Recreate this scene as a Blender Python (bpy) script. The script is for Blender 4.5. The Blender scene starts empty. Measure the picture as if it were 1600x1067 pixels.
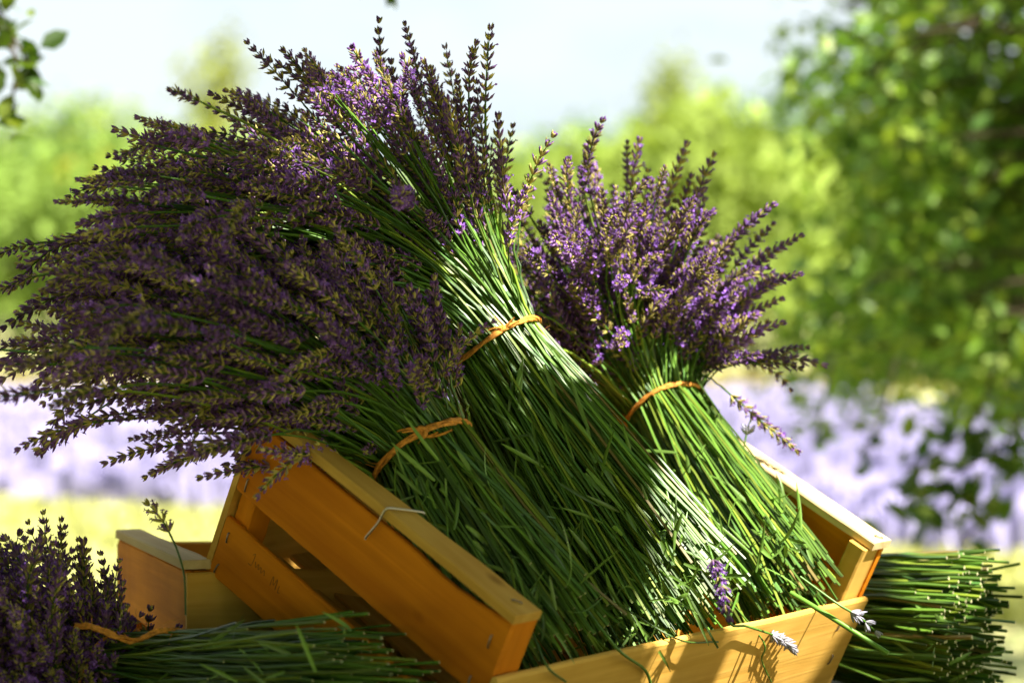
import bpy, math, random
import numpy as np
from mathutils import Vector, Matrix

rng = np.random.default_rng(7)
random.seed(7)
SC = bpy.context.scene
COL = SC.collection
ZC = 1.15            # camera height
FPX = 3333.0         # focal length in photo pixels (1600 wide)

# ------------------------------------------------------------------ camera
cam = bpy.data.cameras.new('camera'); camo = bpy.data.objects.new('camera', cam); COL.objects.link(camo)
camo.location = (0, 0, ZC); camo.rotation_euler = (math.radians(90), 0, 0)
cam.sensor_width = 36.0; cam.lens = 75.0; cam.clip_start = 0.05; cam.clip_end = 6000
cam.dof.use_dof = True; cam.dof.focus_distance = 2.12; cam.dof.aperture_fstop = 3.5; cam.dof.aperture_blades = 0
SC.camera = camo
# ------------------------------------------------------------------ sky and sun
SUN = Vector((.50, -.43, .75)).normalized()
world = bpy.data.worlds.new('World'); SC.world = world; world.use_nodes = True
wn, wl = world.node_tree.nodes, world.node_tree.links
bg = wn['Background']; sky = wn.new('ShaderNodeTexSky'); sky.sky_type = 'NISHITA'; sky.sun_disc = False
sky.sun_elevation = math.asin(SUN.z); sky.sun_rotation = math.atan2(SUN.x, SUN.y)
sky.air_density = 1.0; sky.dust_density = 1.6
tcw = wn.new('ShaderNodeTexCoord'); nz = wn.new('ShaderNodeTexNoise'); nz.inputs['Scale'].default_value = 2.2
nz.inputs['Detail'].default_value = 5; nz.inputs['Roughness'].default_value = .55
mp = wn.new('ShaderNodeMapping'); mp.inputs['Scale'].default_value = (1, 1, 2.6)
ramp = wn.new('ShaderNodeValToRGB'); ramp.color_ramp.elements[0].position = .22; ramp.color_ramp.elements[1].position = .50
mixc = wn.new('ShaderNodeMixRGB'); mixc.inputs['Color2'].default_value = (5.7, 6.25, 6.4, 1)
mul = wn.new('ShaderNodeMath'); mul.operation = 'MULTIPLY'; mul.inputs[1].default_value = .93
wl.new(tcw.outputs['Generated'], mp.inputs['Vector']); wl.new(mp.outputs['Vector'], nz.inputs['Vector'])
wl.new(nz.outputs['Fac'], ramp.inputs['Fac']); wl.new(ramp.outputs['Color'], mul.inputs[0])
wl.new(mul.outputs['Value'], mixc.inputs['Fac']); wl.new(sky.outputs['Color'], mixc.inputs['Color1'])
wl.new(mixc.outputs['Color'], bg.inputs['Color']); bg.inputs['Strength'].default_value = .05
sun = bpy.data.lights.new('sun', 'SUN'); suno = bpy.data.objects.new('sun', sun); COL.objects.link(suno)
sun.energy = 5.0; sun.angle = math.radians(.5); sun.color = (1.0, .94, .84)
suno.rotation_euler = SUN.to_track_quat('Z', 'Y').to_euler()
SC.view_settings.view_transform = 'Standard'; SC.view_settings.look = 'None'; SC.view_settings.gamma = 1
SC.view_settings.exposure = 1.78
SC.cycles.max_bounces = 8; SC.cycles.transparent_max_bounces = 4; SC.cycles.caustics_reflective = False; SC.cycles.caustics_refractive = False

# ------------------------------------------------------------------ helpers
def P(px, py, d):
    """a point of the place: photo pixel plus its measured distance"""
    return np.array([(px - 800) / FPX * d, d, ZC + (533 - py) / FPX * d])
def nrm(v): return v / (np.linalg.norm(v) + 1e-12)
def tag(o, label=None, cat=None, group=None, kind=None):
    if label: o['label'] = label
    if cat: o['category'] = cat
    if group: o['group'] = group
    if kind: o['kind'] = kind
    return o
def empty(name, loc, label=None, cat=None, group=None):
    o = bpy.data.objects.new(name, None); COL.objects.link(o); o.location = loc; o.empty_display_size = .05
    return tag(o, label, cat, group)
class MB:
    """collects vertices, faces, vertex colours and material indices"""
    def __init__(s): s.v = []; s.f = []; s.c = []; s.m = []; s.n = 0
    def add(s, v, f, c, m=0):
        v = np.asarray(v, float); s.v.append(v)
        c = np.asarray(c, float)
        if c.ndim == 1: c = np.tile(c, (len(v), 1))
        s.c.append(c)
        n = s.n
        s.f += [tuple(i + n for i in q) for q in f]; s.m += [m] * len(f) if isinstance(m, int) else list(m)
        s.n += len(v)
    def mesh(s, name, mats, smooth=True, origin=None):
        v = np.concatenate(s.v); 
        if origin is not None: v = v - np.asarray(origin)
        me = bpy.data.meshes.new(name); me.from_pydata(v.tolist(), [], s.f)
        for m in mats: me.materials.append(m)
        if len(mats) > 1: me.polygons.foreach_set('material_index', s.m)
        c = np.concatenate(s.c); c4 = np.ones((len(c), 4)); c4[:, :3] = c
        at = me.color_attributes.new('Col', 'FLOAT_COLOR', 'POINT'); at.data.foreach_set('color', c4.ravel())
        if smooth: me.polygons.foreach_set('use_smooth', [True] * len(me.polygons))
        me.update(); return me
    def build(s, name, mats, parent=None, smooth=True, origin=None):
        if parent is not None and origin is None: origin = parent.location
        return link(name, s.mesh(name, mats, smooth, origin), parent, None if parent is not None else origin)
def link(name, me, parent=None, loc=None):
    o = bpy.data.objects.new(name, me); COL.objects.link(o)
    if parent is not None: o.parent = parent
    if loc is not None: o.location = loc
    return o
_ringcache = {}
def tube(mb, pts, rad, col, sides=5, cap=None, cap2=None, flat=1.0, updir=None):
    """tube along pts; cap / cap2 = colour of the start / end faces"""
    pts = np.asarray(pts, float); n = len(pts)
    rad = np.full(n, rad) if np.isscalar(rad) else np.asarray(rad)
    t = np.gradient(pts, axis=0); t /= np.linalg.norm(t, axis=1)[:, None] + 1e-12
    ref = np.array([.31, -.2, .93]) if updir is None else np.asarray(updir, float)
    if updir is None and abs(nrm(pts[-1] - pts[0]) @ ref) > .9: ref = np.array([.9, .4, .1])
    a = np.cross(t, ref); a /= np.linalg.norm(a, axis=1)[:, None] + 1e-12; b = np.cross(t, a)
    th = np.arange(sides) / sides * 2 * math.pi
    ring = (a[:, None, :] * np.cos(th)[None, :, None] + b[:, None, :] * np.sin(th)[None, :, None] * flat) * rad[:, None, None] + pts[:, None, :]
    v = ring.reshape(-1, 3)
    key = (n, sides)
    if key not in _ringcache:
        _ringcache[key] = [(i * sides + j, i * sides + (j + 1) % sides, (i + 1) * sides + (j + 1) % sides, (i + 1) * sides + j) for i in range(n - 1) for j in range(sides)]
    col = np.asarray(col, float)
    c = np.tile(col, (len(v), 1)) if col.ndim == 1 else np.repeat(col, sides, axis=0)
    mb.add(v, _ringcache[key], c)
    for cc, k in ((cap, 0), (cap2, n - 1)):
        if cc is not None: mb.add(ring[k], [tuple(range(sides))], cc)
def bez(p0, p1, p2, n):
    t = np.linspace(0, 1, n)[:, None]
    return (1 - t) ** 2 * p0 + 2 * t * (1 - t) * p1 + t * t * p2
def smoothpath(ctrl, n):
    """Catmull-Rom through the control points"""
    c = np.asarray(ctrl, float); c = np.vstack([2 * c[0] - c[1], c, 2 * c[-1] - c[-2]])
    m = len(c) - 3; out = []
    for s in np.linspace(0, m - 1e-6, n):
        i = int(s); t = s - i; a, b, d, e = c[i:i + 4]
        out.append(.5 * ((2 * b) + (-a + d) * t + (2 * a - 5 * b + 4 * d - e) * t * t + (-a + 3 * b - 3 * d + e) * t ** 3))
    return np.array(out)

# ------------------------------------------------------------------ materials
def newmat(name):
    m = bpy.data.materials.new(name); m.use_nodes = True
    nt = m.node_tree; return m, nt.nodes, nt.links, nt.nodes['Principled BSDF'], nt.nodes['Material Output']
def plant_mat(name, trans=.25, rough=.55, vary=.35, spec=.3, tr_tint=(1.1, 1.2, .5)):
    m, n, l, p, out = newmat(name)
    at = n.new('ShaderNodeAttribute'); at.attribute_name = 'Col'
    oi = n.new('ShaderNodeObjectInfo'); hs = n.new('ShaderNodeHueSaturation')
    mr = n.new('ShaderNodeMapRange'); mr.inputs['To Min'].default_value = 1 - vary; mr.inputs['To Max'].default_value = 1 + vary
    l.new(oi.outputs['Random'], mr.inputs['Value']); l.new(mr.outputs['Result'], hs.inputs['Value']); l.new(at.outputs['Color'], hs.inputs['Color'])
    l.new(hs.outputs['Color'], p.inputs['Base Color']); p.inputs['Roughness'].default_value = rough; p.inputs['Specular IOR Level'].default_value = spec
    if trans > 0:
        tr = n.new('ShaderNodeBsdfTranslucent'); mx = n.new('ShaderNodeMixShader'); mx.inputs['Fac'].default_value = trans
        tm = n.new('ShaderNodeMixRGB'); tm.blend_type = 'MULTIPLY'; tm.inputs['Fac'].default_value = 1; tm.inputs['Color2'].default_value = (*tr_tint, 1)
        l.new(hs.outputs['Color'], tm.inputs['Color1']); l.new(tm.outputs['Color'], tr.inputs['Color'])
        l.new(p.outputs['BSDF'], mx.inputs[1]); l.new(tr.outputs['BSDF'], mx.inputs[2]); l.new(mx.outputs['Shader'], out.inputs['Surface'])
    return m
M_STEM = plant_mat('lavender_stem', .10, .40, .0, .5, (1, 1, .6))
M_SPIKE = plant_mat('lavender_flower', .18, .7, .32, .15, (1, 1, 1))
M_LEAF = plant_mat('tree_leaf', .38, .45, .0, .4, (1.5, 1.5, .45))
M_FAR = plant_mat('far_foliage', .25, .7, .12, .2, (1.4, 1.4, .5))
M_FIELD = plant_mat('field_lavender', .15, .8, .0, .1, (1, 1, 1))
M_GRASS = plant_mat('grass_blades', .3, .7, .0, .2, (1.2, 1.2, .5))
def wood_mat(name, c1, c2, c3, scale=1.0, rough=.62):
    m, n, l, p, out = newmat(name)
    tc = n.new('ShaderNodeTexCoord'); oi = n.new('ShaderNodeObjectInfo')
    off = n.new('ShaderNodeVectorMath'); off.operation = 'ADD'
    sc = n.new('ShaderNodeVectorMath'); sc.operation = 'SCALE'; sc.inputs['Scale'].default_value = 9.0
    cb = n.new('ShaderNodeCombineXYZ'); 
    for k in 'XYZ': l.new(oi.outputs['Random'], cb.inputs[k])
    l.new(cb.outputs['Vector'], sc.inputs[0]); l.new(tc.outputs['Object'], off.inputs[0]); l.new(sc.outputs['Vector'], off.inputs[1])
    mp = n.new('ShaderNodeMapping'); mp.inputs['Scale'].default_value = (3 * scale, 70 * scale, 70 * scale); l.new(off.outputs['Vector'], mp.inputs['Vector'])
    n1 = n.new('ShaderNodeTexNoise'); n1.inputs['Scale'].default_value = 1.0; n1.inputs['Detail'].default_value = 6; n1.inputs['Distortion'].default_value = .6; l.new(mp.outputs['Vector'], n1.inputs['Vector'])
    mp2 = n.new('ShaderNodeMapping'); mp2.inputs['Scale'].default_value = (7, 14, 14); l.new(off.outputs['Vector'], mp2.inputs['Vector'])
    n2 = n.new('ShaderNodeTexNoise'); n2.inputs['Scale'].default_value = 1.0; n2.inputs['Detail'].default_value = 4; l.new(mp2.outputs['Vector'], n2.inputs['Vector'])
    r1 = n.new('ShaderNodeValToRGB'); e = r1.color_ramp.elements; e[0].position = .28; e[0].color = (*c1, 1); e[1].position = .70; e[1].color = (*c2, 1)
    l.new(n1.outputs['Fac'], r1.inputs['Fac'])
    r2 = n.new('ShaderNodeValToRGB'); e = r2.color_ramp.elements; e[0].position = .42; e[0].color = (0, 0, 0, 1); e[1].position = .70; e[1].color = (1, 1, 1, 1); l.new(n2.outputs['Fac'], r2.inputs['Fac'])
    mx = n.new('ShaderNodeMixRGB'); mx.inputs['Color2'].default_value = (*c3, 1); l.new(r1.outputs['Color'], mx.inputs['Color1'])
    mm = n.new('ShaderNodeMath'); mm.operation = 'MULTIPLY'; mm.inputs[1].default_value = .6; l.new(r2.outputs['Color'], mm.inputs[0]); l.new(mm.outputs['Value'], mx.inputs['Fac'])
    # knots and dark specks
    vo = n.new('ShaderNodeTexVoronoi'); vo.inputs['Scale'].default_value = 1.0
    mp3 = n.new('ShaderNodeMapping'); mp3.inputs['Scale'].default_value = (9, 17, 17); l.new(off.outputs['Vector'], mp3.inputs['Vector']); l.new(mp3.outputs['Vector'], vo.inputs['Vector'])
    r3 = n.new('ShaderNodeValToRGB'); e = r3.color_ramp.elements; e[0].position = .05; e[0].color = (.25, .16, .1, 1); e[1].position = .13; e[1].color = (1, 1, 1, 1); l.new(vo.outputs['Distance'], r3.inputs['Fac'])
    mk = n.new('ShaderNodeMixRGB'); mk.blend_type = 'MULTIPLY'; mk.inputs['Fac'].default_value = .55; l.new(mx.outputs['Color'], mk.inputs['Color1']); l.new(r3.outputs['Color'], mk.inputs['Color2'])
    hv = n.new('ShaderNodeHueSaturation'); mr = n.new('ShaderNodeMapRange'); mr.inputs['To Min'].default_value = .86; mr.inputs['To Max'].default_value = 1.12
    l.new(oi.outputs['Random'], mr.inputs['Value']); l.new(mr.outputs['Result'], hv.inputs['Value']); l.new(mk.outputs['Color'], hv.inputs['Color'])
    l.new(hv.outputs['Color'], p.inputs['Base Color']); p.inputs['Roughness'].default_value = rough; p.inputs['Specular IOR Level'].default_value = .12
    bp = n.new('ShaderNodeBump'); bp.inputs['Strength'].default_value = .7; bp.inputs['Distance'].default_value = .0012; l.new(n1.outputs['Fac'], bp.inputs['Height']); l.new(bp.outputs['Normal'], p.inputs['Normal'])
    return m
M_WOOD = wood_mat('poplar_crate', (.52, .160, .005), (.72, .250, .010), (.40, .115, .006), rough=.8)
M_WOODP = wood_mat('pale_crate_wood', (.56, .32, .055), (.74, .46, .11), (.46, .23, .035), rough=.8)
M_RAIL = wood_mat('weathered_rail', (.50, .35, .16), (.70, .54, .30), (.44, .29, .13), rough=.85)
M_TABLE = wood_mat('grey_table_wood', (.16, .12, .08), (.26, .20, .14), (.12, .09, .06), .6)
M_BARK = wood_mat('bark', (.05, .035, .022), (.10, .075, .05), (.035, .025, .015), .5, .9)
def plain(name, col, rough=.5, metal=0.0, noise=0.0):
    m, n, l, p, out = newmat(name)
    p.inputs['Base Color'].default_value = (*col, 1); p.inputs['Roughness'].default_value = rough; p.inputs['Metallic'].default_value = metal; p.inputs['Specular IOR Level'].default_value = .2
    if noise:
        tc = n.new('ShaderNodeTexCoord'); t = n.new('ShaderNodeTexNoise'); t.inputs['Scale'].default_value = 220; t.inputs['Detail'].default_value = 3
        l.new(tc.outputs['Object'], t.inputs['Vector']); r = n.new('ShaderNodeValToRGB'); e = r.color_ramp.elements
        e[0].position = .3; e[1].position = .7; e[0].color = (*[c * (1 - noise) for c in col], 1); e[1].color = (*[min(1, c * (1 + noise)) for c in col], 1)
        l.new(t.outputs['Fac'], r.inputs['Fac']); l.new(r.outputs['Color'], p.inputs['Base Color'])
    return m
M_STAPLE = plain('staple_steel', (.30, .24, .19), .45, .8)
M_WIRE = plain('zinc_wire', (.62, .58, .52), .35, .9)
M_RAFFIA = plain('raffia', (.62, .26, .045), .6, 0, .35)
M_PENCIL = plain('pencil_mark', (.16, .075, .02), .8)

# ------------------------------------------------------------------ terrain
def ground_h(x, y):
    """flat farmland that rises into a wooded hillside beyond the lavender field"""
    e = np.clip((y - 58) / 70, 0, 1); e = e * e * (3 - 2 * e)
    bump = .6 * np.sin(x * .05 + 1.0) + .4 * np.sin(x * .11 + y * .03)
    side = 1 + .25 * np.tanh((-x - 2) / 12)
    return e * (7.0 * side + bump) + np.clip((y - 128) / 900, 0, 1) * 30
xs = np.concatenate([np.linspace(-2500, -160, 14), np.linspace(-150, 150, 76), np.linspace(160, 2500, 14)])
ys = np.concatenate([np.linspace(-1500, -20, 10), np.linspace(-10, 200, 85), np.linspace(220, 3000, 22)])
gx, gy = np.meshgrid(xs, ys); gz = ground_h(gx, gy)
gv = np.stack([gx, gy, gz], -1).reshape(-1, 3); nx = len(xs)
gf = [(j * nx + i, j * nx + i + 1, (j + 1) * nx + i + 1, (j + 1) * nx + i) for j in range(len(ys) - 1) for i in range(nx - 1)]
m, n, l, p, out = newmat('dry_meadow')
tc = n.new('ShaderNodeTexCoord')
t1 = n.new('ShaderNodeTexNoise'); t1.inputs['Scale'].default_value = .35; t1.inputs['Detail'].default_value = 8; t1.inputs['Roughness'].default_value = .7
t2 = n.new('ShaderNodeTexNoise'); t2.inputs['Scale'].default_value = 6; t2.inputs['Detail'].default_value = 6
l.new(tc.outputs['Object'], t1.inputs['Vector']); l.new(tc.outputs['Object'], t2.inputs['Vector'])
r1 = n.new('ShaderNodeValToRGB'); e = r1.color_ramp.elements; e[0].position = .32; e[0].color = (.30, .34, .12, 1); e[1].position = .66; e[1].color = (.52, .47, .24, 1)
l.new(t1.outputs['Fac'], r1.inputs['Fac'])
mx = n.new('ShaderNodeMixRGB'); mx.blend_type = 'OVERLAY'; mx.inputs['Fac'].default_value = .35; l.new(r1.outputs['Color'], mx.inputs['Color1']); l.new(t2.outputs['Color'], mx.inputs['Color2'])
l.new(mx.outputs['Color'], p.inputs['Base Color']); p.inputs['Roughness'].default_value = .95; p.inputs['Specular IOR Level'].default_value = .1
mb = MB(); mb.add(gv, gf, (1, 1, 1)); g = mb.build('ground', [m]); tag(g, kind='structure')

# lavender field: rows of small bushes, too many and too blurred to count
def tuft_mesh(mb, c, r, h, col1, col2, k):
    """a low dome of upright flower blades"""
    a = rng.uniform(0, 2 * math.pi, k); q = np.sqrt(rng.uniform(0, 1, k)) * r
    bx = c[0] + q * np.cos(a); by = c[1] + q * np.sin(a); hh = h * (1.05 - .55 * (q / r) ** 2) * rng.uniform(.75, 1.1, k)
    w = rng.uniform(.03, .06, k) * (r / .35); d = rng.uniform(0, math.pi, k)
    lean = (q / r) * .5
    tx = bx + np.cos(a) * lean * hh; ty = by + np.sin(a) * lean * hh
    v = np.stack([np.stack([bx - np.cos(d) * w, by - np.sin(d) * w, np.full(k, c[2])], 1),
                  np.stack([bx + np.cos(d) * w, by + np.sin(d) * w, np.full(k, c[2])], 1),
                  np.stack([tx + np.cos(d) * w, ty + np.sin(d) * w, c[2] + hh], 1),
                  np.stack([tx - np.cos(d) * w, ty - np.sin(d) * w, c[2] + hh], 1)], 1).reshape(-1, 3)
    f = [(4 * i, 4 * i + 1, 4 * i + 2, 4 * i + 3) for i in range(k)]
    s = rng.uniform(.75, 1.25, k)[:, None]
    cc = np.stack([col1 * s, col1 * s, col2 * s, col2 * s], 1).reshape(-1, 3)
    mb.add(v, f, cc)
mb = MB(); GRE = np.array([.26, .25, .34]); LIL = np.array([.345, .315, .53])
for row in np.arange(-20, 20.1, .62):
    y = float(np.interp(row, [-4, 1, 3], [15.2, 12.0, 10.8]))
    while y < 47:
        half = y * .38 + 2.5
        x = row + .10 * (y - 14) * (1 if row > 0 else .6)
        if abs(x) < half and not (.17 * y < x < .4 * y and y > 33):
            k = int(np.clip(260 / y, 7, 17))
            tuft_mesh(mb, (x + rng.normal(0, .06), y, ground_h(x, y)),   .40, .30, GRE, LIL * rng.uniform(.85, 1.15), k)
        y += .32 + .006 * y
fo = mb.build('lavender_field', [M_FIELD]); tag(fo, 'hazy lilac rows of lavender in the field behind the crates', 'lavender field', kind='stuff')
mb = MB(); GR1 = np.array([.30, .33, .10]); GR2 = np.array([.58, .58, .24])
for k in range(2600):
    y = rng.uniform(8.5, 14.8); x = rng.uniform(-1, 1) * (y * .27 + .5)
    if y > float(np.interp(x, [-4, 1, 3], [15.0, 11.8, 10.6])): continue
    tuft_mesh(mb, (x, y, 0), .16, .13, GR1, GR2 * rng.uniform(.8, 1.15), 5)
for k in range(900):
    y = rng.uniform(47, 62); x = rng.uniform(-1, 1) * (y * .27 + .5)
    tuft_mesh(mb, (x, y, ground_h(x, y)), .6, .35, np.array([.25, .27, .08]), np.array([.5, .42, .18]) * rng.uniform(.8, 1.15), 6)
tag(mb.build('meadow_grass', [M_GRASS]), 'pale yellow-green grass strip along the edge of the lavender field', 'grass', kind='stuff')

# ------------------------------------------------------------------ far trees
def leaf_quads(mb, cen, size, col, nrmbias=None):
    """many folded leaf quads at the given centres"""
    k = len(cen)
    a = rng.normal(size=(k, 3)); a /= np.linalg.norm(a, axis=1)[:, None]
    b = rng.normal(size=(k, 3)); b -= a * (a * b).sum(1)[:, None]; b /= np.linalg.norm(b, axis=1)[:, None]
    c = np.cross(a, b); s = size * rng.uniform(.7, 1.3, (k, 1))
    p0 = cen - a * s * .5; p1 = cen + b * s * .30 + c * s * .08 - a * s * .05; p2 = cen + a * s * .5; p3 = cen - b * s * .30 + c * s * .08 - a * s * .05
    v = np.stack([p0, p1, p2, p3], 1).reshape(-1, 3)
    f = []
    for i in range(k): f += [(4 * i, 4 * i + 1, 4 * i + 2), (4 * i, 4 * i + 2, 4 * i + 3)]
    mb.add(v, f, np.repeat(col, 4, axis=0))
def far_tree_meshes(seed, h, w, col, zc=.60, zr=.40):
    r = np.random.default_rng(seed)
    mb = MB(); cl = []
    for k in range(26 if zc < .7 else 15):
        d = r.normal(size=3); d /= np.linalg.norm(d); q = r.uniform(.35, 1) ** .6
        cl.append(np.array([d[0] * w * q, d[1] * w * q, h * zc + d[2] * h * zr * q]))
    cl = np.array(cl)
    for c in cl:
        k = 75; pts = c + r.normal(size=(k, 3)) * np.array([w * .20, w * .20, h * .075])
        cc = np.array(col) * r.uniform(.7, 1.3) * r.uniform(.8, 1.2, (k, 1))
        leaf_quads(mb, pts, w * .16, cc)
    crown = mb.mesh('crown', [M_FAR], False)
    tb = MB(); tube(tb, [(0, 0, -.3), (.02 * h, 0, h * .25), (-.01 * h, .02 * h, h * .5), (0, 0, h * .8)], [h * .03, h * .024, h * .017, h * .005], (.1, .075, .05), 7)
    for c in cl[:9]: tube(tb, bez(np.array([0, 0, h * r.uniform(.25, .5)]), c * np.array([.3, .3, .8]), c, 5), [h * .011, h * .009, h * .007, h * .005, h * .003], (.1, .075, .05), 5)
    return crown, tb.mesh('trunk', [M_BARK])
G_L = 'trees on the hillside over the left end of the field'; G_R = 'trees on the hillside behind the right bunch'
kinds = [far_tree_meshes(11, 6.5, 2.5, (.21, .31, .06)), far_tree_meshes(12, 6, 2.7, (.28, .37, .07)), far_tree_meshes(13, 7, 2.3, (.15, .25, .06)), far_tree_meshes(14, 5, 2.4, (.33, .40, .08))]
def put_tree(meshes, x, y, s, rz, name, label, group=None):
    t = empty(name, (x, y, float(ground_h(x, y))), label, 'tree', group)
    t.scale = (s, s, s); t.rotation_euler = (0, 0, rz)
    link('crown', meshes[0], t); link('trunk', meshes[1], t); return t
LBL_L = 'blurred green tree among the hillside wood over the left end of the lavender field'
LBL_R = 'blurred light green tree among the hillside wood behind the right lavender bunch'
far_spots = []
for i in range(24):      # left wood
    y = 60 + (i % 4) * 15 + rng.uniform(-4, 4); px = -60 + (i // 4) * 85 + (i % 2) * 38 + rng.uniform(-18, 18)
    far_spots.append((px, y, rng.uniform(.72, .98), i % 4, 0))
for i in range(28):      # right wood
    y = 58 + (i % 4) * 15 + rng.uniform(-4, 4); px = 850 + (i // 4) * 110 + (i % 2) * 50 + rng.uniform(-20, 20)
    far_spots.append((px, y, rng.uniform(.9, 1.25), (i * 3 + 1) % 4, 1))
for px, y, s, k, side in far_spots:
    put_tree(kinds[k], (px - 800) / FPX * y, y, s, rng.uniform(0, 6.3), 'broadleaf_tree', LBL_R if side else LBL_L, G_R if side else G_L)
# the wood that closes the hillside behind them, one mass of foliage
mb = MB()
for k in range(420):
    x = rng.uniform(-85, 85); y = rng.uniform(112, 126); z = float(ground_h(x, y)); h = 4.6 + 1.2 * math.sin(x * .21) + .8 * math.sin(x * .53 + 2) + rng.uniform(-.6, .6); kk_ = 46
    c = np.stack([x + rng.normal(0, 1.0, kk_), y + rng.normal(0, 1.0, kk_), z + rng.uniform(0, 1, kk_) ** .7 * h], 1)
    leaf_quads(mb, c, .55, np.array([(.22, .31, .07), (.28, .36, .08), (.16, .25, .07)][k % 3]) * rng.uniform(.8, 1.2, (kk_, 1)))
tag(mb.build('distant_wood', [M_FAR], None, False), 'soft green wood along the top of the hillside behind the field', 'wood', kind='stuff')
ty = far_tree_meshes(31, 5.6, .95, (.62, .45, .05), .88, .12)
put_tree(ty, (133 - 800) / FPX * 58, 58, 1.0, 0, 'yellow_tree', 'small yellow tree top in front of the left hillside wood')
tt = far_tree_meshes(32, 11.5, 2.9, (.28, .34, .08), .70, .30)
put_tree(tt, (1030 - 800) / FPX * 96, 96, .86, 1.0, 'tall_tree', 'tall pale green tree rising above the wood into the white sky')
tt2 = far_tree_meshes(33, 11, 2.3, (.27, .31, .06), .74, .26)
put_tree(tt2, (338 - 800) / FPX * 100, 100, .90, 2.0, 'tall_tree', 'yellow-green tree top showing just left of the big bunch')

# ------------------------------------------------------------------ crates
AX = np.array([[0.672, 0.664, 0.328], [-0.467, 0.038, 0.883], [0.574, -0.747, 0.336]])
_u, _s, _v = np.linalg.svd(AX); AX = _u @ _v
tow = lambda q: np.array([q[0], -q[2], q[1]])
CL, CW, CH = tow(AX[:, 0]), tow(AX[:, 1]), tow(AX[:, 2])      # crate axes: length (downhill), width, up
CO = tow(np.array([-.268, -.08, -2.267]) * .9) + np.array([0, 0, ZC])
LEN, WID, HGT = .36, .60, .175
def cpt(u, w, h): return CO + u * CL + w * CW + h * CH
def board_mesh(name, poly_top, poly_bot, thick, mats, bevel=.0016, seed=0, wob=.00035):
    """plank in local coordinates: X along, Y up, Z thickness; edges given as [(x,y)...] along the length"""
    r = np.random.default_rng(seed); n = 25
    tx = np.linspace(0, 1, n)
    top = np.array([np.interp(tx, np.linspace(0, 1, len(poly_top)), [q[k] for q in poly_top]) for k in (0, 1)]).T
    bot = np.array([np.interp(tx, np.linspace(0, 1, len(poly_bot)), [q[k] for q in poly_bot]) for k in (0, 1)]).T
    top[:, 1] += r.normal(0, wob, n); bot[:, 1] += r.normal(0, wob, n)
    b = bevel; prof = []
    for i in range(n):
        (x0, y0), (x1, y1) = bot[i], top[i]; 
        z0 = r.normal(0, wob * .4)
        prof.append([(x0, y0 + b, z0), (x1, y1 - b, z0), (x1, y1, z0 + b), (x1, y1, z0 + thick - b), (x1, y1 - b, z0 + thick), (x0, y0 + b, z0 + thick), (x0, y0, z0 + thick - b), (x0, y0, z0 + b)])
    v = np.array(prof).reshape(-1, 3); f = []
    for i in range(n - 1):
        for j in range(8): f.append((i * 8 + j, i * 8 + (j + 1) % 8, (i + 1) * 8 + (j + 1) % 8, (i + 1) * 8 + j))
    f.append(tuple(range(8))[::-1]); f.append(tuple((n - 1) * 8 + j for j in range(8)))
    mb = MB(); mb.add(v, f, (1, 1, 1)); return mb.mesh(name, mats, False)
def put_board(name, me, parent, o, ax, ay):
    """o: world origin; ax, ay: world directions of local X and Y; local Z = their cross product"""
    az = np.cross(ax, ay); m = Matrix(((ax[0], ay[0], az[0], o[0]), (ax[1], ay[1], az[1], o[1]), (ax[2], ay[2], az[2], o[2]), (0, 0, 0, 1)))
    ob = link(name, me, parent); ob.matrix_local = Matrix.Translation(-Vector(parent.location)) @ m
    return ob
def staple(parent, a, b, r=.0011, nrm_=None):
    mb = MB(); a, b = np.asarray(a), np.asarray(b); n_ = np.asarray(nrm_) * .0016
    tube(mb, [a - n_ * 2, a + n_ * .6, a * .9 + b * .1 + n_, a * .1 + b * .9 + n_, b + n_ * .6, b - n_ * 2], r, (1, 1, 1), 5)
    return mb.build('staple', [M_STAPLE], parent)
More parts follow.
